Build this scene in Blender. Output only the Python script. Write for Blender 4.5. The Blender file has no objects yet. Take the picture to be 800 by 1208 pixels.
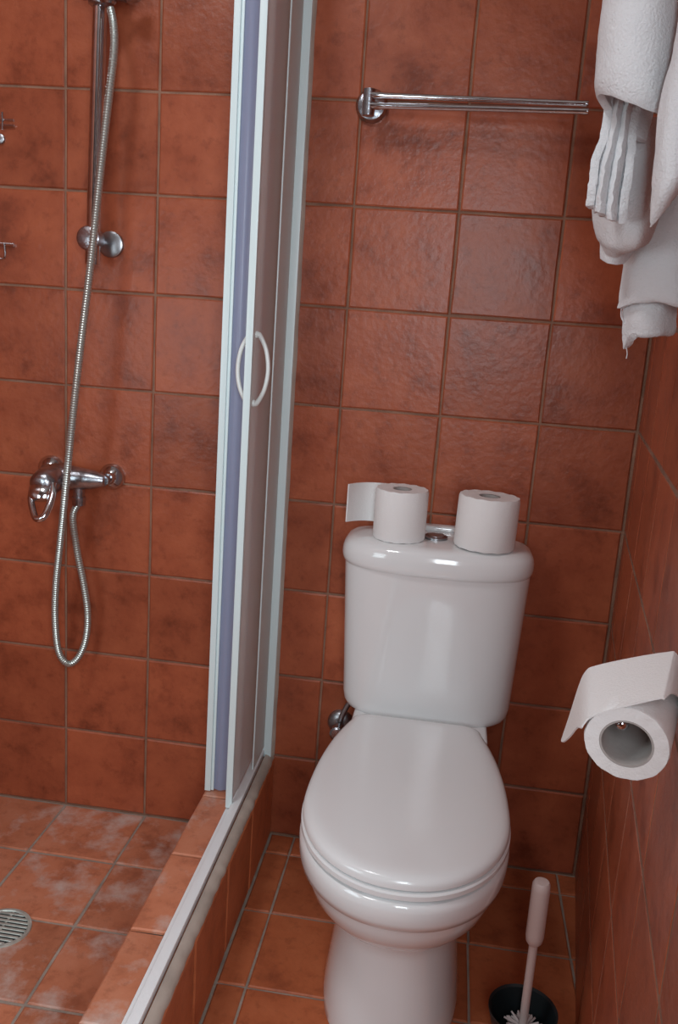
import bpy, bmesh, math, random
import mathutils
from mathutils import Vector, Matrix, noise
random.seed(7)
D = bpy.data
S = bpy.context.scene
COL = S.collection
U = 0.2                                    # every length below is in wall tiles of 20 cm; U turns them into metres

# ---------------------------------------------------------------- camera
F_PX = 1045.76
YAW, PITCH, ROLL = 0.12094, -0.2235, -0.06943
CAM = Vector((4.1625, -9.1325, 6.0020))
RM = (Matrix.Rotation(YAW, 3, 'Z') @ Matrix.Rotation(PITCH, 3, 'X') @ Matrix.Rotation(ROLL, 3, 'Y'))
right, fwd, up = RM.col[0].copy(), RM.col[1].copy(), RM.col[2].copy()
cd = D.cameras.new('camera'); cam = D.objects.new('camera', cd); COL.objects.link(cam)
cd.sensor_fit = 'VERTICAL'; cd.sensor_height = 24.0; cd.lens = 24.0 * F_PX / 1208.0
cd.clip_start = 0.01
m4 = Matrix.Identity(4)
for i in range(3):
    m4[i][0], m4[i][1], m4[i][2], m4[i][3] = right[i], up[i], -fwd[i], CAM[i] * U
cam.matrix_world = m4
S.camera = cam

def at(u, v, y):
    """the place (in tiles) on the vertical plane at depth y that the photograph shows at u, v"""
    d = RM @ Vector(((u - 400) / F_PX, 1, -(v - 604) / F_PX))
    return CAM + d * ((y - CAM.y) / d.y)

# ---------------------------------------------------------------- light
S.view_settings.view_transform = 'Standard'
S.view_settings.look = 'None'
S.view_settings.gamma = 1
S.view_settings.use_curve_mapping = False
S.view_settings.exposure = -0.04
w = D.worlds.new('world'); S.world = w; w.use_nodes = True
w.node_tree.nodes['Background'].inputs[0].default_value = (0.62, 0.75, 1.0, 1)
w.node_tree.nodes['Background'].inputs[1].default_value = 0.25

def area(name, loc, target, sx, sy, power, color):
    l = D.lights.new(name, 'AREA'); l.shape = 'RECTANGLE'
    l.size = sx * U; l.size_y = sy * U; l.energy = power; l.color = color
    o = D.objects.new(name, l); COL.objects.link(o)
    o.location = Vector(loc) * U
    o.rotation_euler = (Vector(target) - Vector(loc)).to_track_quat('-Z', 'Y').to_euler()
    return o
area('window_light', (5.7, -11.3, 7.0), (4.2, 0, 4.5), 3.5, 4.4, 32.0, (0.84, 0.94, 1.0))
area('window_light', (-1.35, -7.6, 5.2), (3.4, -3.0, 2.6), 2.4, 3.0, 5.0, (0.80, 0.95, 1.0))
area('shower_fill_light', (0.3, -6.2, 12.5), (0.8, -2.8, 0), 1.6, 1.6, 9.0, (0.95, 0.97, 1.0))  # added overhead fill, no real lamp; brightens the shower floor, curb and track

# ---------------------------------------------------------------- materials
def new_mat(name):
    m = D.materials.new(name); m.use_nodes = True
    nt = m.node_tree
    return m, nt, nt.nodes['Principled BSDF']
def nd(nt, t, **kw):
    n = nt.nodes.new(t)
    for k, v in kw.items(): setattr(n, k, v)
    return n
def plain(name, col, rough=0.5, metal=0.0, bump=0.0, bscale=200, coat=0.0, vary=0.0, vscale=20, spec=0.5):
    m, nt, b = new_mat(name)
    b.inputs['Base Color'].default_value = (*col, 1)
    b.inputs['Roughness'].default_value = rough
    b.inputs['Metallic'].default_value = metal
    b.inputs['Coat Weight'].default_value = coat
    b.inputs['Specular IOR Level'].default_value = spec
    tc = nd(nt, 'ShaderNodeTexCoord')
    if bump:
        n = nd(nt, 'ShaderNodeTexNoise'); n.inputs['Scale'].default_value = bscale; n.inputs['Detail'].default_value = 5
        nt.links.new(tc.outputs['Object'], n.inputs['Vector'])
        bp = nd(nt, 'ShaderNodeBump'); bp.inputs['Strength'].default_value = bump; bp.inputs['Distance'].default_value = 0.002
        nt.links.new(n.outputs['Fac'], bp.inputs['Height']); nt.links.new(bp.outputs['Normal'], b.inputs['Normal'])
    if vary:
        n = nd(nt, 'ShaderNodeTexNoise'); n.inputs['Scale'].default_value = vscale; n.inputs['Detail'].default_value = 4
        nt.links.new(tc.outputs['Object'], n.inputs['Vector'])
        r = nd(nt, 'ShaderNodeValToRGB')
        r.color_ramp.elements[0].position = 0.3; r.color_ramp.elements[1].position = 0.7
        r.color_ramp.elements[0].color = (*[c * (1 - vary) for c in col], 1)
        r.color_ramp.elements[1].color = (*col, 1)
        nt.links.new(n.outputs['Fac'], r.inputs['Fac']); nt.links.new(r.outputs['Color'], b.inputs['Base Color'])
    return m

def terracotta(name, c_lo, c_mid, c_hi, rough=0.31, stain=0.0, relief=1.0):
    """mottled glazed terracotta; every tile takes its own piece of the pattern"""
    m, nt, b = new_mat(name)
    L = nt.links.new
    tc = nd(nt, 'ShaderNodeTexCoord'); oi = nd(nt, 'ShaderNodeObjectInfo')
    mul = nd(nt, 'ShaderNodeMath', operation='MULTIPLY'); mul.inputs[1].default_value = 37.0
    L(oi.outputs['Random'], mul.inputs[0])
    add = nd(nt, 'ShaderNodeVectorMath', operation='ADD')
    L(tc.outputs['Object'], add.inputs[0]); L(mul.outputs[0], add.inputs[1])
    n1 = nd(nt, 'ShaderNodeTexNoise'); n1.inputs['Scale'].default_value = 11; n1.inputs['Detail'].default_value = 7; n1.inputs['Roughness'].default_value = 0.62
    L(add.outputs[0], n1.inputs['Vector'])
    r1 = nd(nt, 'ShaderNodeValToRGB'); e = r1.color_ramp.elements
    e[0].position = 0.28; e[0].color = (*c_lo, 1); e[1].position = 0.72; e[1].color = (*c_hi, 1)
    k = e.new(0.46); k.color = (*c_mid, 1)
    L(n1.outputs['Fac'], r1.inputs['Fac'])
    # small dark blotches
    n2 = nd(nt, 'ShaderNodeTexNoise'); n2.inputs['Scale'].default_value = 34; n2.inputs['Detail'].default_value = 8; n2.inputs['Roughness'].default_value = 0.7
    L(add.outputs[0], n2.inputs['Vector'])
    r2 = nd(nt, 'ShaderNodeValToRGB'); r2.color_ramp.elements[0].position = 0.30; r2.color_ramp.elements[0].color = (.55, .5, .5, 1)
    r2.color_ramp.elements[1].position = 0.47; r2.color_ramp.elements[1].color = (1, 1, 1, 1)
    L(n2.outputs['Fac'], r2.inputs['Fac'])
    mx = nd(nt, 'ShaderNodeMix', data_type='RGBA', blend_type='MULTIPLY'); mx.inputs[0].default_value = 0.6
    L(r1.outputs['Color'], mx.inputs[6]); L(r2.outputs['Color'], mx.inputs[7])
    hs = nd(nt, 'ShaderNodeHueSaturation')
    mr = nd(nt, 'ShaderNodeMapRange'); mr.inputs[3].default_value = 0.84; mr.inputs[4].default_value = 1.12
    L(oi.outputs['Random'], mr.inputs[0]); L(mr.outputs[0], hs.inputs['Value']); L(mx.outputs[2], hs.inputs['Color'])
    out = hs.outputs['Color']
    if stain:
        n3 = nd(nt, 'ShaderNodeTexNoise'); n3.inputs['Scale'].default_value = 9; n3.inputs['Detail'].default_value = 9; n3.inputs['Roughness'].default_value = 0.66
        g = nd(nt, 'ShaderNodeNewGeometry'); L(g.outputs['Position'], n3.inputs['Vector'])
        r3 = nd(nt, 'ShaderNodeValToRGB'); r3.color_ramp.elements[0].position = 0.50; r3.color_ramp.elements[0].color = (0, 0, 0, 1)
        r3.color_ramp.elements[1].position = 0.68; r3.color_ramp.elements[1].color = (stain,) * 3 + (1,)
        L(n3.outputs['Fac'], r3.inputs['Fac'])
        mx2 = nd(nt, 'ShaderNodeMix', data_type='RGBA'); L(r3.outputs['Color'], mx2.inputs[0]); L(out, mx2.inputs[6])
        mx2.inputs[7].default_value = (.62, .52, .47, 1)
        out = mx2.outputs[2]
    L(out, b.inputs['Base Color'])
    rr = nd(nt, 'ShaderNodeMapRange'); rr.inputs[3].default_value = rough - 0.06; rr.inputs[4].default_value = rough + 0.14
    L(n1.outputs['Fac'], rr.inputs[0]); L(rr.outputs[0], b.inputs['Roughness'])
    n4 = nd(nt, 'ShaderNodeTexNoise'); n4.inputs['Scale'].default_value = 75; n4.inputs['Detail'].default_value = 6
    L(add.outputs[0], n4.inputs['Vector'])
    bp = nd(nt, 'ShaderNodeBump'); bp.inputs['Strength'].default_value = 0.32 * relief; bp.inputs['Distance'].default_value = 0.003
    L(n4.outputs['Fac'], bp.inputs['Height']); L(bp.outputs['Normal'], b.inputs['Normal'])
    b.inputs['Specular IOR Level'].default_value = 0.42
    return m

M = {}
M['tile'] = terracotta('terracotta_wall_tile', (.21, .048, .022), (.35, .085, .038), (.44, .115, .05))
M['tile_floor'] = terracotta('terracotta_floor_tile', (.30, .075, .03), (.48, .13, .05), (.56, .17, .07), rough=0.42)
M['tile_shower'] = terracotta('terracotta_limescaled_tile', (.36, .115, .06), (.54, .19, .10), (.60, .24, .14), rough=0.45, stain=0.75)
M['grout'] = plain('grout', (.33, .175, .115), 0.9, bump=0.6, bscale=260, vary=0.45, vscale=16)
M['grout_light'] = plain('light_grout', (.42, .34, .28), 0.9, bump=0.6, bscale=260, vary=0.35, vscale=22)
M['ceramic'] = plain('white_glazed_ceramic', (.80, .80, .80), 0.10, coat=0.4)
M['seat'] = plain('white_seat_plastic', (.80, .80, .80), 0.17)
M['chrome'] = plain('chrome', (.72, .73, .76), 0.12, metal=1.0, vary=0.25, vscale=40)
M['chrome_old'] = plain('limescaled_chrome', (.55, .57, .62), 0.26, metal=1.0, bump=0.25, bscale=300, vary=0.45, vscale=60)
M['steel'] = plain('dull_steel', (.45, .45, .47), 0.35, metal=1.0, vary=0.3, vscale=60)
M['hose'] = plain('grey_metal_hose', (.50, .53, .50), 0.32, metal=0.75)
M['frame'] = plain('white_door_frame', (.74, .87, .88), 0.35)
M['track'] = plain('white_track', (.90, .92, .93), 0.3)
M['handle'] = plain('white_plastic_handle', (.80, .84, .82), 0.3)
M['paper'] = plain('toilet_paper', (.83, .81, .80), 0.95, bump=0.35, bscale=420, spec=0.1)
M['core'] = plain('paper_core', (.42, .38, .36), 0.9, bump=0.2, spec=0.1)
M['sealant'] = plain('smeared_sealant', (.56, .47, .40), 0.6, bump=0.5, bscale=60, vary=0.3, vscale=14)
M['black'] = plain('black_plastic', (.012, .016, .018), 0.35)
M['pink'] = plain('white_brush_plastic', (.62, .50, .47), 0.45)
M['bristle'] = plain('bristle', (.60, .50, .48), 0.8)
M['plaster'] = plain('white_plaster', (.62, .60, .57), 0.9, bump=0.2)
M['drain'] = plain('drain_steel', (.62, .66, .60), 0.4, metal=0.4, vary=0.3, vscale=60)
M['dark'] = plain('drain_hole', (.03, .03, .03), 0.8)
M['tiled_far'] = plain('far_terracotta', (.22, .07, .035), 0.5, vary=0.3, vscale=12)
M['wood'] = plain('window_frame_white', (.7, .7, .7), 0.5)

# terry cloth
m, nt, b = new_mat('white_terry')
b.inputs['Base Color'].default_value = (.74, .745, .76, 1); b.inputs['Roughness'].default_value = 1.0
b.inputs['Specular IOR Level'].default_value = 0.05
tc = nd(nt, 'ShaderNodeTexCoord')
n = nd(nt, 'ShaderNodeTexNoise'); n.inputs['Scale'].default_value = 330; n.inputs['Detail'].default_value = 3
nt.links.new(tc.outputs['Object'], n.inputs['Vector'])
bp = nd(nt, 'ShaderNodeBump'); bp.inputs['Strength'].default_value = 0.8; bp.inputs['Distance'].default_value = 0.002
nt.links.new(n.outputs['Fac'], bp.inputs['Height']); nt.links.new(bp.outputs['Normal'], b.inputs['Normal'])
M['terry'] = m

def acrylic(name, col, clear, rough=0.25):
    """milky door panel: part of the light passes straight, part scatters"""
    m, nt, b = new_mat(name)
    L = nt.links.new
    o = nt.nodes['Material Output']
    tr = nd(nt, 'ShaderNodeBsdfTransparent'); tr.inputs[0].default_value = (.9, .9, .95, 1)
    tl = nd(nt, 'ShaderNodeBsdfTranslucent'); tl.inputs[0].default_value = (*col, 1)
    b.inputs['Base Color'].default_value = (*col, 1); b.inputs['Roughness'].default_value = rough
    a = nd(nt, 'ShaderNodeMixShader'); a.inputs[0].default_value = 0.5
    L(b.outputs[0], a.inputs[1]); L(tl.outputs[0], a.inputs[2])
    c = nd(nt, 'ShaderNodeMixShader'); c.inputs[0].default_value = clear
    L(a.outputs[0], c.inputs[1]); L(tr.outputs[0], c.inputs[2]); L(c.outputs[0], o.inputs['Surface'])
    n = nd(nt, 'ShaderNodeTexNoise'); n.inputs['Scale'].default_value = 60; n.inputs['Detail'].default_value = 6
    bp = nd(nt, 'ShaderNodeBump'); bp.inputs['Strength'].default_value = 0.12; bp.inputs['Distance'].default_value = 0.001
    L(n.outputs['Fac'], bp.inputs['Height']); L(bp.outputs['Normal'], b.inputs['Normal'])
    return m
M['acrylic_blue'] = acrylic('bluish_acrylic', (.50, .56, .74), 0.14)
M['acrylic_grey'] = acrylic('smoky_acrylic', (.88, .87, .84), 0.12)

# ---------------------------------------------------------------- helpers
def link(name, me, mat=None, parent=None):
    o = D.objects.new(name, me); COL.objects.link(o)
    if mat is not None and not me.materials: me.materials.append(mat)
    if parent is not None: o.parent = parent
    return o
def from_bm(name, bm, mat, parent=None, smooth=True, origin=(0, 0, 0)):
    o3 = Vector(origin)
    for v in bm.verts: v.co = (v.co - o3) * U
    bmesh.ops.recalc_face_normals(bm, faces=bm.faces)
    me = D.meshes.new(name); bm.to_mesh(me); bm.free()
    if smooth:
        for p in me.polygons: p.use_smooth = True
        me.set_sharp_from_angle(angle=math.radians(38))
    o = link(name, me, mat, parent)
    po = Vector(parent.get('_org', (0, 0, 0))) if parent is not None else Vector((0, 0, 0))
    o.location = (o3 - po) * U
    o['_org'] = tuple(o3)
    return o
def tag(o, label=None, cat=None, group=None, kind=None):
    if label: o['label'] = label
    if cat: o['category'] = cat
    if group: o['group'] = group
    if kind: o['kind'] = kind
    return o
def thing(name, loc, label, cat, group=None):
    o = D.objects.new(name, None); COL.objects.link(o)
    o.location = Vector(loc) * U; o['_org'] = tuple(loc); o.empty_display_size = 0.02
    return tag(o, label, cat, group)
def box(bm, c, s, bev=0.0, rot=None, seg=2):
    r = bmesh.ops.create_cube(bm, size=1.0)
    vs = r['verts']
    for v in vs: v.co = Vector((v.co.x * s[0], v.co.y * s[1], v.co.z * s[2]))
    if bev:
        es = list({e for v in vs for e in v.link_edges})
        g = bmesh.ops.bevel(bm, geom=es, offset=bev, segments=seg, affect='EDGES', profile=0.6)
        vs = list({v for f in g['faces'] for v in f.verts} | {v for v in vs if v.is_valid})
        seen = set(vs); st = list(vs)
        while st:
            q = st.pop()
            for e in q.link_edges:
                k = e.other_vert(q)
                if k not in seen: seen.add(k); st.append(k)
        vs = list(seen)
    for v in vs:
        p = v.co
        if rot is not None: p = rot @ p
        v.co = p + Vector(c)
    return vs
def cyl(bm, p0, p1, r0, r1=None, n=20, caps=True):
    p0, p1 = Vector(p0), Vector(p1); r1 = r0 if r1 is None else r1
    return rings(bm, [(p0, r0), (p1, r1)], n, caps)
def rings(bm, lst, n=20, caps=True, flat=(1, 1)):
    """lathe along a straight or bent axis: [(point, radius), ...]"""
    pts = [Vector(p) for p, r in lst]
    prev = None; ringv = []
    t0 = max((q_ - pts[0] for q_ in pts), key=lambda d_: d_.length).normalized()
    a = Vector((0, 0, 1)) if abs(t0.z) < 0.9 else Vector((1, 0, 0))
    nrm = (a - t0 * a.dot(t0)).normalized()
    for i, (p, r) in enumerate(lst):
        if i == 0: t = pts[1] - pts[0]
        elif i == len(pts) - 1: t = pts[-1] - pts[-2]
        else: t = pts[i + 1] - pts[i - 1]
        if t.length < 1e-7: t = t0
        t = t.normalized()
        if prev is not None and t.dot(prev) < 0: t = -t
        prev = t
        nrm = (nrm - t * nrm.dot(t)).normalized(); bi = t.cross(nrm)
        ringv.append([bm.verts.new(pts[i] + nrm * (math.cos(2 * math.pi * k / n) * r * flat[0]) + bi * (math.sin(2 * math.pi * k / n) * r * flat[1])) for k in range(n)])
    for A, B in zip(ringv, ringv[1:]):
        for k in range(n): bm.faces.new((A[k], A[(k + 1) % n], B[(k + 1) % n], B[k]))
    if caps: bm.faces.new(ringv[0]); bm.faces.new(ringv[-1][::-1])
    return ringv
def smooth_path(pts, per=8):
    P = [Vector(p) for p in pts]; out = []
    for i in range(len(P) - 1):
        a = P[max(i - 1, 0)]; b_ = P[i]; c = P[i + 1]; d = P[min(i + 2, len(P) - 1)]
        for k in range(per):
            t = k / per
            out.append(0.5 * ((2 * b_) + (c - a) * t + (2 * a - 5 * b_ + 4 * c - d) * t * t + (-a + 3 * b_ - 3 * c + d) * t ** 3))
    out.append(P[-1]); return out
def loft(bm, secs, cap0=True, cap1=True):
    R_ = [[bm.verts.new(p) for p in s] for s in secs]
    n = len(R_[0])
    for A, B in zip(R_, R_[1:]):
        for k in range(n): bm.faces.new((A[k], A[(k + 1) % n], B[(k + 1) % n], B[k]))
    if cap0: bm.faces.new(R_[0])
    if cap1: bm.faces.new(R_[-1][::-1])
    return R_

# ---------------------------------------------------------------- tiles
_tc = {}
def tile_mesh(wd, ht, mat, var):
    """one tile lying in x/z with its glazed face towards -y"""
    key = (round(wd, 2), round(ht, 2), mat.name, var)
    if key in _tc: return _tc[key]
    rnd = random.Random(hash(key[:2]) + var * 17)
    th = 0.03; bv = 0.014
    bm = bmesh.new()
    hx, hz = wd / 2, ht / 2
    base = [(-hx, -hz), (0, -hz), (hx, -hz), (hx, 0), (hx, hz), (0, hz), (-hx, hz), (-hx, 0)]
    j = lambda: rnd.uniform(-0.004, 0.004)
    out = [(x + j(), z + j()) for x, z in base]
    def ring(ins, y):
        r = []
        for x, z in out:
            sx = (abs(x) - ins) / abs(x) if abs(x) > hx * 0.5 else 1
            sz = (abs(z) - ins) / abs(z) if abs(z) > hz * 0.5 else 1
            r.append(bm.verts.new((x * sx * U, y * U, z * sz * U)))
        return r
    r0, r1, r2 = ring(0, 0), ring(0, -th + bv * .7), ring(bv, -th)
    for A, B in ((r0, r1), (r1, r2)):
        for k in range(8): bm.faces.new((A[k], A[(k + 1) % 8], B[(k + 1) % 8], B[k]))
    c = bm.verts.new((0, -th * U, 0))
    for k in range(8): bm.faces.new((r2[k], r2[(k + 1) % 8], c))
    bmesh.ops.recalc_face_normals(bm, faces=bm.faces)
    me = D.meshes.new('tile'); bm.to_mesh(me); bm.free()
    for p in me.polygons: p.use_smooth = True
    me.set_sharp_from_angle(angle=math.radians(15))
    me.materials.append(mat)
    _tc[key] = me
    return me
def lay(parent, org, ux, uz, xs, zs, mat, gap=0.024, tilt=.006):
    """tiles between the joint positions xs, zs on the plane org + x*ux + z*uz (ux, uz unit)"""
    ux, uz = Vector(ux), Vector(uz); ny = uz.cross(ux).normalized()   # local +y points into the wall
    i = 0
    for a in range(len(xs) - 1):
        for c in range(len(zs) - 1):
            i += 1
            wd = xs[a + 1] - xs[a] - gap; ht = zs[c + 1] - zs[c] - gap
            if wd < .02 or ht < .02: continue
            me = tile_mesh(wd, ht, mat, (i * 7 + a) % 3)
            o = D.objects.new('tile', me); COL.objects.link(o); o.parent = parent
            ctr = Vector(org) + ux * ((xs[a] + xs[a + 1]) / 2) + uz * ((zs[c] + zs[c + 1]) / 2)
            mt = Matrix.Identity(4)
            tw = random.uniform(-tilt, tilt); tx = random.uniform(-tilt, tilt)
            for r_ in range(3):
                mt[r_][0], mt[r_][1], mt[r_][2], mt[r_][3] = ux[r_], ny[r_], uz[r_], ctr[r_] * U
            o.matrix_local = mt @ Matrix.Rotation(tw, 4, 'Z') @ Matrix.Rotation(tx, 4, 'X')

ROWS = [0.0, 0.996, 1.978, 2.984, 3.988, 5.016, 6.025, 7.01, 7.983, 8.98, 9.98, 10.98]
COLS = [-1.6, -1.0, -0.005, 0.974, 2.0, 2.99, 4.023, 5.029, 5.985]
H = 12.9
T = 0.03
def structure(name, bm, mat, smooth=False):
    o = from_bm(name, bm, mat, smooth=smooth); o['kind'] = 'structure'; return o

# back wall (grout face at y = T behind the glazed faces at y = 0)
bm = bmesh.new(); box(bm, (2.5, T * .55 + .25, H / 2), (9.2, .5, H + 1)); wb = structure('wall_back', bm, M['grout'])
lay(wb, (0, T, 0), (1, 0, 0), (0, 0, 1), COLS, ROWS, M['tile'])
# right wall, running in towards the camera
RS = 0.118; RX0 = 6.0
ud = Vector((-RS, -1, 0)).normalized()     # along the wall, towards the camera
KW = math.hypot(1, RS)
nw = Vector((-1, RS, 0)).normalized()      # out of the wall into the room
bm = bmesh.new()
rot = Matrix.Rotation(math.atan2(ud.y, ud.x), 3, 'Z')
c = Vector((RX0, 0, H / 2)) + ud * 3.95 - nw * (T * .12 + .25)
box(bm, c, (8.7, .5, H + 1), rot=rot)
wr = structure('wall_right', bm, M['grout'])
RYS = [0.0, 0.4, 1.4, 2.4, 3.4, 4.44, 5.44, 6.44, 7.44, 8.2]
lay(wr, Vector((RX0, 0, 0)) - nw * T, ud, (0, 0, 1), [q * KW for q in RYS], ROWS, M['tile'], gap=.02, tilt=.0012)
# floor
bm = bmesh.new(); box(bm, (3.3, -5.6, -T * .55 - .25), (10.4, 12.6, .5)); fl = structure('floor', bm, M['grout_light'])
fy = [0.0, 0.37, 1.37, 2.40, 3.41, 4.42, 5.43, 6.44, 7.45, 8.46, 9.47, 10.48, 11.4]
lay(fl, (0, 0, -T), (1, 0, 0), (0, 1, 0), [2.52, 2.80, 3.80, 4.80, 5.8], [-q for q in fy][::-1], M['tile_floor'])
lay(fl, (0, 0, -T), (1, 0, 0), (0, 1, 0), [5.8, 6.12], [-q for q in fy[:4]][::-1], M['tile_floor'])
lay(fl, (0, 0, -T), (1, 0, 0), (0, 1, 0), [5.8, 6.8, 7.8], [-q for q in fy[8:]][::-1], M['tile_floor'])
sy = [0.0, 0.96, 1.98, 3.0, 4.0, 5.0, 6.0, 7.0, 8.0, 9.0, 10.0, 11.0]
lay(fl, (0, 0, -T), (1, 0, 0), (0, 1, 0), [-1.6, -1.0, -.005, .985, 1.95], [-q for q in sy][::-1], M['tile_shower'], gap=0.034)
# other sides of the room
LW = (-8.9, -6.4, 3.6, 6.8)                  # opening in the left wall: y0, y1, z0, z1
bm = bmesh.new(); box(bm, (-1.85, (LW[1] + .6) / 2, H / 2), (.5, .6 - LW[1], H + 1)); box(bm, (-1.85, (LW[0] - 11.9) / 2, H / 2), (.5, 11.9 + LW[0], H + 1))
box(bm, (-1.85, (LW[0] + LW[1]) / 2, LW[2] / 2), (.5, LW[1] - LW[0], LW[2])); box(bm, (-1.85, (LW[0] + LW[1]) / 2, (H + LW[3]) / 2), (.5, LW[1] - LW[0], H - LW[3]))
wl = structure('wall_left', bm, M['grout'])
lay(wl, (-1.6 - T * .5, 0, 0), (0, 1, 0), (0, 0, 1), [-q for q in sy[:7]][::-1], ROWS, M['tile'])
bm = bmesh.new()
for y in LW[:2]: box(bm, (-1.75, y, (LW[2] + LW[3]) / 2), (.3, .2, LW[3] - LW[2] + .2))
for z in LW[2:]: box(bm, (-1.75, (LW[0] + LW[1]) / 2, z), (.3, LW[1] - LW[0], .2))
structure('window_2', bm, M['wood'])
bm = bmesh.new(); box(bm, (3.3, -5.6, H + .25), (10.4, 12.6, .5)); structure('ceiling', bm, M['plaster'])
# front wall behind the camera with the window that lights the room
bm = bmesh.new(); yw = -11.65
WIN = [(3.9, 7.5, 4.8, 9.2)]
box(bm, (1.15, yw, H / 2), (5.5, .5, H))
box(bm, (7.95, yw, H / 2), (.9, .5, H))
for x0, x1, z0, z1 in WIN:
    box(bm, ((x0 + x1) / 2, yw, z0 / 2), (x1 - x0, .5, z0)); box(bm, ((x0 + x1) / 2, yw, (H + z1) / 2), (x1 - x0, .5, H - z1))
structure('wall_front', bm, M['tiled_far'])
for k, (x0, x1, z0, z1) in enumerate(WIN):
    bm = bmesh.new()
    for x in (x0, x1): box(bm, (x, yw, (z0 + z1) / 2), (.2, .3, z1 - z0 + .2))
    for z in (z0, z1): box(bm, ((x0 + x1) / 2, yw, z), (x1 - x0, .3, .2))
    structure('window_%d' % (k + 1), bm, M['wood'])
bm = bmesh.new(); box(bm, (6.80, -8.0, H / 2), (2.8, .5, H + 1)); structure('wall_return', bm, M['tiled_far'])
bm = bmesh.new(); box(bm, (8.15, -9.8, H / 2), (.5, 4.1, H + 1)); structure('wall_outer', bm, M['tiled_far'])
# ---------------------------------------------------------------- curb between shower and toilet
bm = bmesh.new(); box(bm, (2.23, -5.6, .47), (.50, 11.2, .94)); cb = structure('trim_1', bm, M['grout_light'])
ky = [0.0, 1.1, 2.05, 3.10, 4.1, 5.1, 6.1, 7.1, 8.1, 9.1, 10.1, 11.1]
lay(cb, (0, 0, .965), (1, 0, 0), (0, 1, 0), [1.945, 2.42], [-q for q in ([0, 1.02] + ky[2:])][::-1], M['tile_shower'], gap=.026)
lay(cb, (2.5 - T * .6, 0, 0), (0, 1, 0), (0, 0, 1), [-q for q in ky][::-1], [0.0, 0.97], M['tile_floor'], gap=.022)
lay(cb, (1.96 + T * .6, 0, 0), (0, -1, 0), (0, 0, 1), ky, [0.0, 0.97], M['tile_shower'], gap=.022)
# smeared sealant bead along the outer top edge
bm = bmesh.new(); secs = []
for i in range(261):
    y = -i * 0.04
    wv = 0.018 * noise.noise(Vector((y * 2.3, 1, 0))) + .012 * noise.noise(Vector((y * 9, 5, 0)))
    x0, x1, z0 = 2.415, 2.50 + wv, .985
    secs.append([(x0, y, .93), (x0, y, 1.035), (x0 + .035, y, 1.03 + wv * .5), (x1 - .012, y, z0 + .015 + wv * .4), (x1 + .004, y, z0 - .02), (x1, y, .94 + wv)])
loft(bm, secs)
sb = from_bm('sealant', bm, M['sealant'], cb)

# ---------------------------------------------------------------- shower enclosure
se = thing('shower_enclosure', (2.35, 0, 1.0), 'white framed sliding shower door with milky panels standing on the tiled curb', 'shower door')
bm = bmesh.new(); box(bm, (2.36, -5.5, 1.055), (.085, 10.9, .07), .008); from_bm('bottom_track', bm, M['track'], se)
bm = bmesh.new(); box(bm, (2.285, -5.5, 1.005), (.05, 10.9, .035), .004); box(bm, (2.315, -5.5, 1.03), (.012, 10.9, .06), .002)
from_bm('track_lip', bm, M['track'], se)
ZT = 11.0
bm = bmesh.new(); box(bm, (2.425, -.04, (ZT + 1.0) / 2), (.105, .075, ZT - 1.0), .01)
box(bm, (2.355, -.03, (ZT + 1.0) / 2), (.05, .055, ZT - 1.0), .006)
from_bm('wall_profile', bm, M['frame'], se)
bm = bmesh.new(); secs = []
for i in range(130):
    z = 1.0 + i * .0775
    wv = .008 * noise.noise(Vector((z * 3, 0, 3)))
    secs.append([(2.475, -.002, z), (2.475, -.05, z), (2.49 + wv, -.035, z), (2.505 + wv, -.002, z)])
loft(bm, secs); from_bm('sealant', bm, M['sealant'], se)
bm = bmesh.new(); box(bm, (2.32, -5.5, ZT), (.2, 10.9, .16), .015); from_bm('top_rail', bm, M['track'], se)
# fixed leaf next to the wall
fx = D.objects.new('fixed_leaf', None); COL.objects.link(fx); fx.parent = se; fx.location = (0, 0, 0); fx['_org'] = (2.35, 0, 1.0)
bm = bmesh.new(); box(bm, (2.385, -.32, (ZT + 1.1) / 2), (.016, .55, ZT - 1.15)); from_bm('panel', bm, M['acrylic_grey'], fx, smooth=False)
bm = bmesh.new(); box(bm, (2.385, -.60, (ZT + 1.1) / 2), (.014, .022, ZT - 1.15), .006); from_bm('stile', bm, M['frame'], fx)
bm = bmesh.new(); box(bm, (2.375, -.35, (ZT + 1.1) / 2), (.02, .02, ZT - 1.15), .004); box(bm, (2.375, -.14, (ZT + 1.1) / 2), (.02, .03, ZT - 1.15), .004)
from_bm('rib', bm, M['frame'], fx)
# sliding leaf pushed back along the track
sl = D.objects.new('sliding_leaf', None); COL.objects.link(sl); sl.parent = se; sl.location = (0, 0, 0); sl['_org'] = (2.35, 0, 1.0)
bm = bmesh.new(); box(bm, (2.30, -.66, (ZT + 1.06) / 2), (.016, 1.10, ZT - 1.1)); from_bm('panel', bm, M['acrylic_grey'], sl, smooth=False)
bm = bmesh.new(); box(bm, (2.292, -1.235, (ZT + 1.03) / 2), (.066, .05, ZT - 1.05), .006); from_bm('stile', bm, M['frame'], sl)
for sgn, nm in ((1, 'outer'), (-1, 'inner')):
    bm = bmesh.new()
    zc = 5.42; hh = .315; x0 = 2.30 + sgn * .015; yy = -1.06 if sgn > 0 else -1.08
    pts = [(x0, yy, zc + hh), (x0 + sgn * .035, yy - .01, zc + hh * .96), (x0 + sgn * .10, yy - .02, zc + hh * .55), (x0 + sgn * .125, yy - .02, zc),
           (x0 + sgn * .10, yy - .02, zc - hh * .55), (x0 + sgn * .035, yy - .01, zc - hh * .96), (x0, yy, zc - hh)]
    sp = smooth_path(pts, 6); n_ = len(sp)
    rings(bm, [(p, .020 + .016 * (abs(i / (n_ - 1) * 2 - 1)) ** 4) for i, p in enumerate(sp)], 12)
    from_bm('handle', bm, M['handle'], sl)
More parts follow.
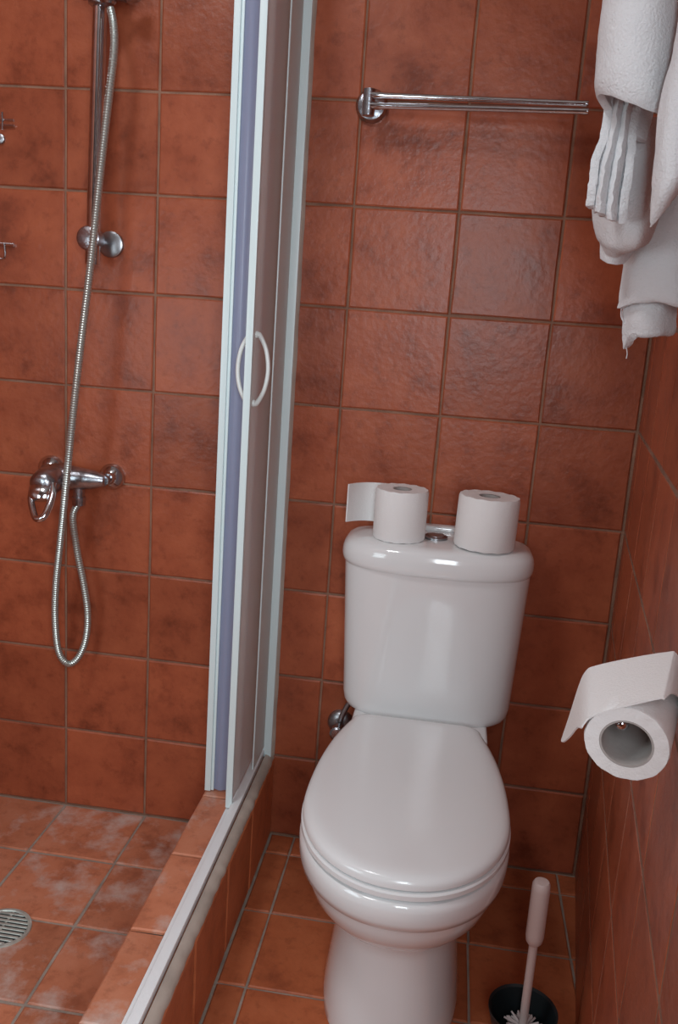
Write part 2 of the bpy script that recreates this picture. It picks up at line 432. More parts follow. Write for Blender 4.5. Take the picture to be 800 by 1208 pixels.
# second leaf, folded into the shower, facing the room
fo = D.objects.new('folded_leaf', None); COL.objects.link(fo); fo.parent = se; fo.location = (0, 0, 0); fo['_org'] = (2.35, 0, 1.0)
bm = bmesh.new(); secs = []
for i in range(41):
    x = 2.0 + .27 * i / 40
    d = -.915 + .012 * math.sin(i * .30)
    secs.append([(x, d, 1.02), (x, d + .02, 1.02), (x, d + .02, ZT - .1), (x, d, ZT - .1)])
loft(bm, secs); o = from_bm('panel', bm, M['acrylic_blue'], fo)
bm = bmesh.new(); box(bm, (1.985, -.92, (ZT + 1.0) / 2), (.062, .05, ZT - 1.02), .006); box(bm, (2.03, -.90, (ZT + 1.0) / 2), (.03, .05, ZT - 1.02), .005)
from_bm('stile', bm, M['frame'], fo)

# ---------------------------------------------------------------- toilet
CX = 4.085
def dsec(cx, w_, yb, yf, z, nb=7, nf=2.9, n=64):
    """tank section: flat rounded back, bowed front"""
    yc = yb + (yf - yb) * .42; out = []
    for k in range(n):
        t = 2 * math.pi * k / n; c_, s_ = math.cos(t), math.sin(t)
        e = nf if s_ < 0 else nb
        x = w_ * math.copysign(abs(c_) ** (2 / e), c_)
        y = (yc - yf if s_ < 0 else yb - yc) * math.copysign(abs(s_) ** (2 / e), s_)
        out.append((cx + x, yc + y, z))
    return out
tank = thing('toilet', (CX, -1.8, 0), 'white ceramic toilet with closed lid and cistern against the back tiled wall', 'toilet')
bm = bmesh.new()
secs = []
for z, s in ((2.0, .90), (2.03, .955), (2.08, .985), (2.16, 1.0)):
    secs.append(dsec(CX + .065, .865 * s + 0.0, -.12 - .03 * (1 - s), -.84 * (s * .3 + .7), z))
for k in range(1, 9):
    f = k / 8
    secs.append(dsec(CX + .065 - .01 * f, .865 + .06 * f, -.10, -.84 - .135 * f, 2.16 + (3.60 - 2.16) * f))
loft(bm, secs); from_bm('tank', bm, M['ceramic'], tank)
bm = bmesh.new(); secs = []
wl_ = .95
for z, s in ((3.585, .975), (3.60, .99), (3.63, 1.0), (3.67, 1.005), (3.72, 1.0), (3.765, .985), (3.80, .955), (3.83, .90), (3.845, .83), (3.85, .7), (3.85, .3)):
    secs.append(dsec(CX + .05, wl_ * s, -.055 - (1 - s) * .5, -1.02 + (1 - s) * .52, z, nb=5, nf=2.7))
loft(bm, secs)
lid = from_bm('tank_lid', bm, M['ceramic'], tank)
# raised back ledge
bm = bmesh.new(); box(bm, (CX + .02, -.13, 3.87), (.9, .13, .07), .03, seg=3); from_bm('ledge', bm, M['ceramic'], lid)
# flush button
bc = Vector((4.10, -.48, 3.85))
bm = bmesh.new(); rings(bm, [(bc, .12), (bc + Vector((0, 0, .022)), .118), (bc + Vector((0, 0, .03)), .10), (bc + Vector((0, 0, .02)), .092), (bc + Vector((0, 0, .02)), .001)], 32)
fb = from_bm('flush_button', bm, M['steel'], tank)
bm = bmesh.new(); rings(bm, [(bc + Vector((0, 0, .02)), .085), (bc + Vector((0, 0, .032)), .08), (bc + Vector((0, 0, .034)), .001)], 32); from_bm('button_cap', bm, M['steel'], fb)

def egg(cx, w_, yb, yf, ym, z, a=1.955, n=72, ef=2.1, cor=.16):
    """seat outline: round front at yf, cut straight at the back yb, widest at ym"""
    out = []
    # right half from front centre to back
    pts = []
    for k in range(25):
        t = math.pi / 2 * k / 24
        pts.append((w_ * math.sin(t) ** (2 / ef), ym - (ym - yf) * math.cos(t) ** (2 / ef)))
    L_ = yb - ym
    ar = a * (w_ / .83)
    wb_ = w_ * math.sqrt(max(0.05, 1 - (L_ / ar) ** 2))
    for k in range(1, 14):
        y = ym + (L_ - cor) * k / 13
        pts.append((w_ * math.sqrt(max(0.02, 1 - ((y - ym) / ar) ** 2)), y))
    xl = pts[-1][0]
    for k in range(1, 7):
        t = math.pi / 2 * k / 6
        pts.append((xl - cor * 1.0 * (1 - math.cos(t)), yb - cor + cor * math.sin(t)))
    m_ = len(pts)
    full = [(cx + x, y, z) for x, y in pts] + [(cx - x, y, z) for x, y in pts[::-1][0:-1]]
    return full
def slab(name, mat, prof, par, slope=0.0, **kw):
    bm = bmesh.new(); secs = []
    for z, ins in prof:
        s = egg(CX, SW - ins, SYB - ins, SYF + ins, SYM, z, **kw)
        secs.append([(x, y, zz + slope * (y - SYF)) for x, y, zz in s])
    R_ = loft(bm, secs, True, False); f0 = 1.0
    for f in (.8, .55, .3, .1):            # shrink the last outline towards its middle so that the top closes evenly
        cxm = sum(p[0] for p in secs[-1]) / len(secs[-1]); cym = sum(p[1] for p in secs[-1]) / len(secs[-1])
        nx = [bm.verts.new((cxm + (p[0] - cxm) * f, cym + (p[1] - cym) * f, p[2] + (1 - f) * .012 + slope * (1 - f) * (cym - p[1]))) for p in secs[-1]]
        for k in range(len(nx)): bm.faces.new((R_[-1][k], R_[-1][(k + 1) % len(nx)], nx[(k + 1) % len(nx)], nx[k]))
        R_.append(nx)
    bm.faces.new(R_[-1][::-1])
    return from_bm(name, bm, mat, par)
SW, SYB, SYF, SYM = .85, -.98, -3.47, -2.45
SL = .035
sc = slab('seat_cover', M['seat'], [(1.955, .05), (1.955, .012), (1.968, 0), (2.0, 0), (2.025, .01), (2.045, .035), (2.058, .075), (2.064, .13), (2.068, .2)], tank, SL, cor=.14)
SW, SYF = .86, -3.49
slab('seat_ring', M['seat'], [(1.885, .06), (1.885, .015), (1.897, 0), (1.935, 0), (1.947, .012), (1.947, .06)], tank, SL)
# hinges
for s in (-1, 1):
    bm = bmesh.new(); cyl(bm, (CX + s * .50 - .1, -1.0, 1.99), (CX + s * .50 + .1, -1.0, 1.99), .06, n=16)
    from_bm('hinge', bm, M['seat'], tank)
# bowl and pedestal in one glazed body
def bowl(z, w_, yb, yf, ym, ef=2.1):
    return egg(CX, w_, yb, yf, ym, z, ef=ef, a=2.4 * .83 / .83, cor=.16)
bm = bmesh.new()
prof = [  # z, half width, back, front, widest
    (0.00, .600, -.35, -2.93, -1.95, 2.6), (0.02, .612, -.35, -2.945, -1.95, 2.6), (0.10, .610, -.35, -2.93, -1.95, 2.6), (0.30, .585, -.35, -2.88, -1.95, 2.5),
    (0.55, .560, -.35, -2.83, -1.95, 2.4), (0.80, .545, -.35, -2.80, -1.95, 2.3), (1.00, .545, -.35, -2.83, -1.95, 2.3), (1.10, .56, -.35, -2.88, -1.95, 2.2),
    (1.14, .60, -.35, -3.02, -2.0, 2.2), (1.19, .66, -.35, -3.13, -2.1, 2.15), (1.27, .72, -.35, -3.23, -2.2, 2.1), (1.38, .775, -.35, -3.33, -2.3, 2.1),
    (1.50, .805, -.35, -3.385, -2.35, 2.1), (1.61, .815, -.35, -3.41, -2.4, 2.1), (1.615, .838, -.35, -3.45, -2.4, 2.1), (1.63, .855, -.35, -3.475, -2.4, 2.1),
    (1.70, .865, -.35, -3.505, -2.42, 2.1), (1.80, .87, -.35, -3.51, -2.42, 2.1), (1.845, .863, -.35, -3.50, -2.42, 2.1), (1.865, .845, -.37, -3.48, -2.42, 2.1), (1.87, .805, -.4, -3.44, -2.42, 2.1)]
loft(bm, [bowl(z, w_, yb, yf, ym, ef) for z, w_, yb, yf, ym, ef in prof])
from_bm('bowl', bm, M['ceramic'], tank)
bm = bmesh.new(); box(bm, (CX + .03, -.62, 1.93), (1.36, .85, .16), .04, seg=3); from_bm('tank_shelf', bm, M['ceramic'], tank)

# angle valve behind the toilet
va = thing('angle_valve', (3.24, 0, 1.5), 'round chrome water valve on the wall left of the cistern', 'valve')
bm = bmesh.new(); p = Vector((3.235, 0, 1.515)); yv = Vector((0, -1, 0))
rings(bm, [(p, .145), (p + yv * .02, .145), (p + yv * .06, .12), (p + yv * .085, .06)], 28); from_bm('rosette', bm, M['steel'], va)
bm = bmesh.new(); rings(bm, [(p + yv * .08, .05), (p + yv * .2, .05), (p + yv * .2, .075), (p + yv * .32, .08), (p + yv * .34, .06), (p + yv * .345, .02)], 20); from_bm('knob', bm, M['chrome_old'], va)
bm = bmesh.new(); rings(bm, [(q, .03) for q in smooth_path([p + yv * .15, p + Vector((.03, -.15, .15)), p + Vector((.12, -.14, .35)), p + Vector((.22, -.2, .47))], 6)], 10); from_bm('supply_pipe', bm, M['steel'], va)

# ---------------------------------------------------------------- spare rolls on the cistern
def spiral_roll(bm, c, ax, r, rc, L_, side=None, n=48, sq=1.0):
    """hollow paper roll from c along ax"""
    c, ax = Vector(c), Vector(ax).normalized()
    a = Vector((0, 0, 1)) if abs(ax.z) < .9 else Vector((1, 0, 0))
    e1 = (a - ax * a.dot(ax)).normalized(); e2 = ax.cross(e1)
    def ring(rr, h, wob):
        return [c + ax * (h + wob * .003 * math.sin(k * 1.7)) + (e1 * math.cos(2 * math.pi * k / n) + e2 * math.sin(2 * math.pi * k / n) * sq) * (rr * (1 + wob * .008 * math.sin(3 * 2 * math.pi * k / n + 1))) for k in range(n)]
    secs = [ring(rc, .0, 0), ring(rc + .012, .0, 0), ring(r * .97, 0, 1), ring(r, .02, 1), ring(r * 1.005, L_ * .5, 1), ring(r, L_ - .02, 1), ring(r * .965, L_ + .004, 1), ring(r * .7, L_ + .002, 1), ring(rc + .012, L_, 0), ring(rc, L_, 0)]
    R_ = loft(bm, secs, False, False)
    return e1, e2
def core(bm, c, ax, rc, L_, n=32):
    c, ax = Vector(c), Vector(ax).normalized()
    rings(bm, [(c + ax * .002, rc), (c + ax * (L_ - .004), rc), (c + ax * (L_ - .004), rc - .012), (c + ax * .002, rc - .012), (c + ax * .002, rc)], n, caps=False)
r1c = Vector((3.735, -.61, 3.854)); r2c = Vector((4.57, -.64, 3.856))
t1 = thing('toilet_roll', r1c, 'white toilet roll with a loose sheet standing on the cistern left of the button', 'toilet roll', 'spare toilet rolls on the cistern')
bm = bmesh.new(); spiral_roll(bm, r1c, (0, 0, 1), .258, .095, .49); from_bm('paper', bm, M['paper'], t1)
bm = bmesh.new(); core(bm, r1c, (0, 0, 1), .097, .49); from_bm('core', bm, M['core'], t1)
bm = bmesh.new()
pts = smooth_path([r1c + Vector(q) for q in ((.12, .235, 0), (-.05, .262, 0), (-.22, .25, 0), (-.36, .20, 0), (-.46, .10, 0), (-.53, -.02, 0))], 5)
secs = []
for i, q in enumerate(pts):
    f = i / (len(pts) - 1); dz = .03 * f
    t = (pts[min(i + 1, len(pts) - 1)] - pts[max(i - 1, 0)]).normalized(); nn = Vector((t.y, -t.x, 0)) * .006
    zb, zt = .06 + .05 * f, .475 + .015 * f
    secs.append([q + nn + Vector((0, 0, zb)), q - nn + Vector((0, 0, zb)), q - nn + Vector((0, 0, zt)), q + nn + Vector((0, 0, zt))])
loft(bm, secs); from_bm('loose_sheet', bm, M['paper'], t1)
t2 = thing('toilet_roll', r2c, 'fuller white toilet roll standing on the right end of the cistern', 'toilet roll', 'spare toilet rolls on the cistern')
bm = bmesh.new(); spiral_roll(bm, r2c, (0.02, 0.02, 1), .295, .105, .50); from_bm('paper', bm, M['paper'], t2)
bm = bmesh.new(); core(bm, r2c, (0.02, 0.02, 1), .107, .50); from_bm('core', bm, M['core'], t2)

# ---------------------------------------------------------------- roll holder on the right wall
FR = at(739, 878, -5.25)                    # centre of the roll's front face
axr = Vector((math.sin(math.radians(17)), math.cos(math.radians(17)), 0.14)).normalized()
RR, RC, RL = .193, .122, .46
e_rt = axr.cross(Vector((0, 0, 1))).normalized(); e_up = e_rt.cross(axr)   # towards +x
hb = FR + e_up * (RC - .05) - e_rt * .02                 # rod under the core's crown
wallx = lambda y: RX0 + RS * y
th = thing('roll_holder', (wallx(-4.6), -4.6, hb.z), 'chrome toilet roll holder on the right wall with a rod ending in a small ball', 'roll holder')
bm = bmesh.new()
back = hb + axr * .52
wp = Vector((wallx(back.y + .0) - .002, back.y, back.z))
tip = hb + axr * .05 - e_rt * .015
rings(bm, [(q, .016) for q in smooth_path([wp, (wp + back) * .5, back + Vector((.03, -.01, 0)), back + Vector((0, -.06, 0)) - axr * .02, tip], 6)], 12)
from_bm('rod', bm, M['chrome'], th)
bm = bmesh.new(); r_ = bmesh.ops.create_icosphere(bm, subdivisions=3, radius=.032)
for v in r_['verts']: v.co += tip
from_bm('ball', bm, M['chrome'], th)
bm = bmesh.new(); rings(bm, [(wp - nw * 0.0, .12), (wp + nw * .02, .12), (wp + nw * .045, .09), (wp + nw * .06, .03)], 24); from_bm('rosette', bm, M['chrome'], th)
t3 = thing('toilet_roll', FR, 'white toilet roll in use hanging on the wall rod with its end thrown over', 'toilet roll')
bm = bmesh.new(); spiral_roll(bm, FR, axr, RR, RC, RL); from_bm('paper', bm, M['paper'], t3)
bm = bmesh.new(); core(bm, FR, axr, RC + .002, RL); from_bm('core', bm, M['core'], t3)
bm = bmesh.new(); secs = []
ctrl = [Vector((RR * a_, RR * b_, 0)) for a_, b_ in ((1.03, .0), (1.05, .5), (.96, .95), (.80, 1.28), (.68, 1.42), (.60, 1.43), (.3, 1.27), (-.3, .92), (-.80, .58), (-1.0, .33), (-1.12, -.1), (-1.28, -1.1), (-1.42, -1.9))]
pp = smooth_path(ctrl, 6)
for i, q in enumerate(pp):
    f = i / (len(pp) - 1)
    t = (pp[min(i + 1, len(pp) - 1)] - pp[max(i - 1, 0)]).normalized(); nn = Vector((t.y, -t.x, 0)) * .004
    def P3(a, h): return FR + e_rt * (a.x + sk * h / RL) + e_up * a.y + axr * h
    f0, f1 = 4 / 12, 9.6 / 12
    sk = -.42 * RR * min(max((f - .45) / .25, 0), 1)
    h0 = -.004 + (RL * .85 * (1 - f / f0) ** .9 if f < f0 else 0 if f < f1 else (RL - .01) * ((f - f1) / (1 - f1)) ** 1.0); h1 = RL; ins = 0
    secs.append([P3(q + nn, h0), P3(q - nn, h0), P3(q - nn, h1 - ins), P3(q + nn, h1 - ins)])
loft(bm, secs); from_bm('loose_sheet', bm, M['paper'], t3)

# ---------------------------------------------------------------- towel rail
tr = thing('towel_rail', (3.08, 0, 7.93), 'chrome towel rail with two thin swing bars on the back wall', 'towel rail')
p = Vector((3.10, 0, 7.93))
bm = bmesh.new(); rings(bm, [(p, .155), (p + yv * .03, .155), (p + yv * .07, .13), (p + yv * .09, .07)], 28); from_bm('rosette', bm, M['chrome_old'], tr)
bm = bmesh.new()
rings(bm, [(p + yv * .08, .05), (p + yv * .26, .05)], 16)
cyl(bm, p + Vector((.0, -.28, -.14)), p + Vector((.0, -.28, .09)), .058, n=20); from_bm('hinge_post', bm, M['chrome_old'], tr)
for zz, y0, y1, x1 in ((.035, -.30, -.33, 5.09), (-.055, -.30, -.42, 5.09)):
    bm = bmesh.new(); a_, b_ = Vector((3.10, y0, 7.93 + zz)), Vector((x1, y1, 7.925 + zz * .9))
    d_ = (b_ - a_).normalized()
    rings(bm, [(a_, .034), (a_ + d_ * .12, .034), (a_ + d_ * .14, .029), (b_ - d_ * .05, .029), (b_ - d_ * .045, .031), (b_, .031), (b_ + d_ * .004, .025)], 18)
    from_bm('bar', bm, M['chrome'], tr)

# ---------------------------------------------------------------- shower rail, hose, mixer
YR = -.27
ra, rb = at(118, 10, YR), at(108.8, 312, YR)
dr = (ra - rb).normalized()
sr = thing('shower_rail', (rb.x, 0, rb.z), 'chrome riser rail for the hand shower on the left tiled wall', 'shower rail')
bm = bmesh.new(); rings(bm, [(rb, .07), (rb + dr * .01, .074), (rb + dr * .32, .074), (rb + dr * .33, .07), (rb + dr * 3.3, .07)], 24); from_bm('rod', bm, M['chrome'], sr)
kc = at(110, 283, YR); kc.y = 0
bm = bmesh.new()
rings(bm, [(kc + Vector((.09, 0, -.02)), .13), (kc + Vector((.09, -.05, -.02)), .13), (kc + Vector((.09, -.06, -.02)), .11)], 28)
from_bm('wall_plate', bm, M['steel'], sr)
bm = bmesh.new(); rings(bm, [(kc + Vector((-.02, -.04, 0)), .06), (kc + Vector((-.02, -.3, 0)), .06)], 16)
rings(bm, [(kc + Vector((-.03, -.20, .01)), .12), (kc + Vector((-.03, -.33, .01)), .12), (kc + Vector((-.03, -.345, .01)), .10)], 28); from_bm('bracket', bm, M['chrome_old'], sr)
kt = rb + dr * 3.1
bm = bmesh.new(); rings(bm, [(Vector((kt.x, 0, kt.z)), .12), (Vector((kt.x, -.05, kt.z)), .12), (Vector((kt.x, -.3, kt.z)), .08)], 24); from_bm('top_bracket', bm, M['chrome_old'], sr)
# slider
sc_ = ra + dr * .10
bm = bmesh.new(); rings(bm, [(sc_ - dr * .09, .08), (sc_ - dr * .07, .11), (sc_ + dr * .14, .11), (sc_ + dr * .16, .08)], 24)
rings(bm, [(sc_ + Vector((-.16, 0, .05)), .085), (sc_ + Vector((.28, -.06, .0)), .06)], 18); from_bm('slider', bm, M['chrome_old'], sr)
bm = bmesh.new()
q = sc_ + Vector((.13, -.13, .0)); rings(bm, [(q + Vector((0, 0, -.10)), .055), (q + Vector((0, 0, -.08)), .075), (q + Vector((0, 0, .12)), .085), (q + Vector((0, 0, .13)), .06)], 18)
rings(bm, [(sc_ + Vector((.24, -.05, .02)), .05), (sc_ + Vector((.30, -.06, .02)), .095), (sc_ + Vector((.38, -.07, .04)), .095), (sc_ + Vector((.40, -.07, .04)), .06)], 18)
from_bm('handset_cradle', bm, M['chrome_old'], sr)
hs_ = thing('hand_shower', q, 'chrome hand shower in its cradle at the top of the rail', 'hand shower')
bm = bmesh.new(); rings(bm, [(q + Vector((0, 0, -.04)), .05), (q + Vector((0, 0, .3)), .06), (q + Vector((0, -.1, .9)), .07), (q + Vector((0, -.3, 1.2)), .09)], 18); from_bm('grip', bm, M['chrome_old'], hs_)
bm = bmesh.new(); h_ = q + Vector((0, -.36, 1.28)); d_ = Vector((0, -.75, -.66)).normalized()
rings(bm, [(h_ - d_ * .1, .12), (h_, .24), (h_ + d_ * .07, .27), (h_ + d_ * .09, .25)], 28); from_bm('spray_head', bm, M['chrome'], hs_)

# mixer
mx_ = at(133, 562, 0); mx_.y = 0
mix = thing('shower_mixer', (mx_.x - .375, 0, mx_.z), 'chrome wall shower mixer with a looped lever handle', 'mixer tap')
xL = mx_.x - .70
for xx in (mx_.x, xL):
    p = Vector((xx, 0, mx_.z + (0 if xx > .3 else .03)))
    bm = bmesh.new(); rings(bm, [(p, .145), (p + yv * .03, .145), (p + yv * .07, .125), (p + yv * .11, .07), (p + yv * .16, .06), (p + yv * .16, .05)], 30)
    from_bm('rosette', bm, M['chrome'], mix)
YM = -.27
bm = bmesh.new()
a_, b_ = Vector((mx_.x, YM, mx_.z)), Vector((xL, YM, mx_.z))
rings(bm, [(a_ + Vector((.03, 0, 0)), .03), (a_ + Vector((.02, 0, 0)), .065), (a_ + Vector((-.03, 0, 0)), .08), (a_ + Vector((-.12, 0, 0)), .105), (a_ + Vector((-.26, 0, 0)), .12), (a_ + Vector((-.34, 0, 0)), .13), (a_ + Vector((-.46, 0, 0)), .15), (a_ + Vector((-.6, 0, 0)), .13), (b_ + Vector((.0, 0, 0)), .075), (b_ + Vector((-.03, 0, 0)), .03)], 24)
for xx in (mx_.x, xL): rings(bm, [(Vector((xx, -.14, mx_.z)), .05), (Vector((xx, YM, mx_.z)), .06)], 16)
from_bm('body', bm, M['chrome_old'], mix)
bm = bmesh.new(); cc = Vector((xL + .20, YM, mx_.z)); ad = Vector((-.10, -1, -.10)).normalized()
rings(bm, [(cc, .13), (cc + ad * .20, .15), (cc + ad * .26, .15), (cc + ad * .34, .13), (cc + ad * .38, .08), (cc + ad * .385, .02)], 28); from_bm('cartridge_cap', bm, M['chrome_old'], mix)
# lever: two arms closing in a rounded end
bm = bmesh.new()
l0 = cc + ad * .30
e_ = at(47, 611, -.80)
ax_l = (e_ - l0); sd = Vector((1, 0, .25)).normalized() * 1.15
A0 = l0 + sd * .06; B0 = l0 - sd * .06
loop = smooth_path([l0 + ax_l * .05 + sd * .10, l0 + ax_l * .40 + sd * .105, l0 + ax_l * .75 + sd * .075, e_ + sd * .03, e_ - sd * .035, l0 + ax_l * .75 - sd * .075, l0 + ax_l * .40 - sd * .105, l0 + ax_l * .05 - sd * .10], 6)
rings(bm, [(q_, .036) for q_ in loop], 12)
rings(bm, [(l0 - ad * .06, .12), (l0 + ax_l * .18, .125), (l0 + ax_l * .38, .115), (l0 + ax_l * .48, .08), (l0 + ax_l * .50, .03)], 20, flat=(.6, 1.1))
from_bm('lever', bm, M['chrome'], mix)
oc = Vector((xL + .43, YM, mx_.z - .10))
bm = bmesh.new(); rings(bm, [(oc, .06), (oc + Vector((0, 0, -.10)), .06), (oc + Vector((0, 0, -.10)), .072), (oc + Vector((0, 0, -.19)), .068), (oc + Vector((0, 0, -.19)), .04)], 16); from_bm('hose_outlet', bm, M['chrome_old'], mix)

# hose
hp = [oc + Vector((0, 0, -.17))]
for u_, v_, y_ in ((86, 610, -.27), (91, 650, -.27), (99, 690, -.26), (103.5, 725, -.25), (101, 755, -.25), (92, 776, -.26), (80, 783, -.28), (69, 768, -.31), (65, 730, -.36), (66, 690, -.42), (71, 640, -.50),
                   (78, 570, -.60), (85, 500, -.64), (95, 410, -.62), (106, 320, -.55), (113.5, 250, -.50), (121, 180, -.47), (129, 110, -.45), (134.5, 60, -.44), (134, 30, -.43), (130, 8, -.42)):
    hp.append(at(u_, v_, y_))
path = smooth_path(hp, 6)
L_ = [0]
for a_, b_ in zip(path, path[1:]): L_.append(L_[-1] + (b_ - a_).length)
def along(s):
    import bisect
    i = min(max(bisect.bisect_right(L_, s) - 1, 0), len(path) - 2)
    t = (s - L_[i]) / max(L_[i + 1] - L_[i], 1e-9)
    return path[i].lerp(path[i + 1], t)
bm = bmesh.new(); st = []; s = 0; k = 0
while s < L_[-1]:
    st.append((along(s), .040 if k % 2 else .0345)); s += .0125; k += 1
rings(bm, st, 10)
tag(from_bm('shower_hose', bm, M['hose'], origin=(oc.x, 0, 3)), 'ribbed grey metal hose looping down from the mixer and up to the hand shower', 'hose')

# wire shelves at the left edge of the view
for lab, v0, tick in (('upper chrome wire shelf cut off by the left edge above the mixer', 141, 1), ('lower chrome wire shelf cut off by the left edge above the mixer', 287, -1)):
    c0 = at(14, v0 + 1, -.30); z0 = c0.z
    ws = thing('wire_shelf', (-1.1, -.2, z0), lab, 'shelf', 'wire shelves in the shower corner')
    bm = bmesh.new()
    rings(bm, [(Vector((-1.58, -.30, z0)), .014), (Vector((c0.x + .02, -.30, z0)), .014)], 8)
    rings(bm, [(Vector((-1.58, -.02, z0)), .014), (Vector((c0.x - .12, -.02, z0)), .014)], 8)
    for k in range(8): rings(bm, [(Vector((-1.5 + k * .105, -.02, z0 - .01)), .008), (Vector((-1.5 + k * .105, -.30, z0 - .01)), .008)], 6)
    from_bm('wire_frame', bm, M['chrome'], ws)
    bm = bmesh.new(); xk = at(3, v0, -.31).x
    if tick > 0: rings(bm, [(Vector((xk, -.315, z0 + .07)), .012), (Vector((xk, -.315, z0 - .09)), .012)], 8)
    else: rings(bm, [(q_, .012) for q_ in smooth_path([(xk + .02, -.315, z0), (xk + .03, -.315, z0 - .12), (xk, -.315, z0 - .15), (xk - .08, -.315, z0 - .14)], 4)], 8)
    from_bm('hook', bm, M['chrome'], ws)
    if tick > 0:
        bm = bmesh.new(); pz = at(1, 164, 0); rings(bm, [(pz, .05), (pz + yv * .03, .05), (pz + yv * .04, .03)], 16); from_bm('screw_cap', bm, M['steel'], ws)

# ---------------------------------------------------------------- drain
dc = Vector((.34, -2.17, .012))
dn = thing('floor_drain', dc, 'round slotted steel drain in the shower floor', 'drain')
bm = bmesh.new(); rings(bm, [(dc + Vector((0, 0, -.012)), .275), (dc + Vector((0, 0, .006)), .272), (dc + Vector((0, 0, .008)), .245), (dc + Vector((0, 0, -.004)), .235)], 40, caps=False); from_bm('rim', bm, M['drain'], dn)
bm = bmesh.new(); rings(bm, [(dc + Vector((0, 0, -.011)), .25), (dc + Vector((0, 0, -.009)), .25)], 32); from_bm('sump', bm, M['dark'], dn)
for k in range(9):
    yy = -.20 + k * .05; hw = math.sqrt(max(.237 ** 2 - yy ** 2, .0004))
    bm = bmesh.new(); box(bm, dc + Vector((0, yy, 0)), (2 * hw, .028, .012), .003, seg=1); from_bm('slat', bm, M['drain'], dn)
bm = bmesh.new(); box(bm, dc + Vector((0, 0, -.003)), (.02, .46, .008)); from_bm('cross_bar', bm, M['drain'], dn)

# ---------------------------------------------------------------- toilet brush
BX, BY = 5.205, -2.74
hd = thing('brush_holder', (BX, BY, 0), 'black plastic toilet brush holder on the floor right of the toilet', 'brush holder')
bm = bmesh.new(); c0 = Vector((BX - .005, BY + .05, 0))
z3 = lambda z: c0 + Vector((0, 0, z))
rings(bm, [(z3(0.002), .22), (z3(.02), .235), (z3(.08), .20), (z3(.25), .23), (z3(.46), .285), (z3(.475), .285), (z3(.46), .265), (z3(.25), .21), (z3(.05), .18), (z3(.05), .001)], 40)
from_bm('cup', bm, M['black'], hd)
br = thing('toilet_brush', (BX, BY, .06), 'pale plastic toilet brush standing upright in the black holder', 'toilet brush')
bm = bmesh.new(); b0 = Vector((BX, BY, 0)); zb = lambda z: b0 + Vector((0, 0, z))
rings(bm, [(zb(.10), .035), (zb(1.15), .036), (zb(1.17), .038)], 16); from_bm('shaft', bm, M['pink'], br)
bm = bmesh.new(); rings(bm, [(zb(1.14), .045), (zb(1.17), .066), (zb(1.22), .074), (zb(1.64), .073), (zb(1.69), .070), (zb(1.71), .058), (zb(1.714), .02)], 24); from_bm('grip', bm, M['pink'], br)
bm = bmesh.new(); rnd = random.Random(3)
for k in range(260):
    a = rnd.uniform(0, 2 * math.pi); z = rnd.uniform(.12, .36); rr = rnd.uniform(.12, .165)
    p0 = zb(z); p1 = p0 + Vector((math.cos(a) * rr, math.sin(a) * rr, rnd.uniform(0, .05)))
    cyl(bm, p0, p1, .012, .009, n=4)
bo = from_bm('bristles', bm, M['bristle'], br, smooth=False); bo['kind'] = 'stuff'

# ---------------------------------------------------------------- towels hanging on the right wall
def cloth(name, rows, thick, parent=None, per=7, wob=.006, seed=0, origin=None):
    """rows: lists of control points from top row to bottom row, all the same length"""
    G = [smooth_path(r_, per) for r_ in rows]
    cols_ = [smooth_path([g[j] for g in G], per) for j in range(len(G[0]))]
    bm = bmesh.new()
    V = []
    for j, c_ in enumerate(cols_):
        V.append([bm.verts.new(q_ + Vector([noise.noise(q_ * 7 + Vector((seed, k_ * 9, 0))) * wob + noise.noise(q_ * 32 + Vector((seed, k_ * 9, 0))) * wob * .6 for k_ in range(3)])) for q_ in c_])
    for A, B in zip(V, V[1:]):
        for k_ in range(len(A) - 1): bm.faces.new((A[k_], A[k_ + 1], B[k_ + 1], B[k_]))
    o = from_bm(name, bm, M['terry'], parent, origin=origin or rows[0][0])
    s_ = o.modifiers.new('thick', 'SOLIDIFY'); s_.thickness = thick * U; s_.offset = 0
    b_ = o.modifiers.new('soft', 'BEVEL'); b_.width = thick * U * .4; b_.segments = 2; b_.limit_method = 'ANGLE'; b_.angle_limit = math.radians(60)
    return o
P = at
# hidden rail above the frame that carries them
rl = thing('towel_hooks', (5.6, -3.3, 8.9), 'chrome towel hook rail on the right wall above the frame', 'hook rail')
yk = -3.3
bm = bmesh.new(); hz = 9.15
box(bm, Vector((wallx(yk), yk, hz)) + nw * .03, (1.3, .05, .2), .02, rot=rot); from_bm('plate', bm, M['chrome'], rl)
for k in (-.4, 0, .4):
    bm = bmesh.new(); q0 = Vector((wallx(yk), yk, hz)) + ud * k + nw * .04
    rings(bm, [(q_, .03) for q_ in smooth_path([q0, q0 + nw * .3, q0 + nw * .45 + Vector((0, 0, .05)), q0 + nw * .5 + Vector((0, 0, .18))], 5)], 10); from_bm('hook', bm, M['chrome'], rl)

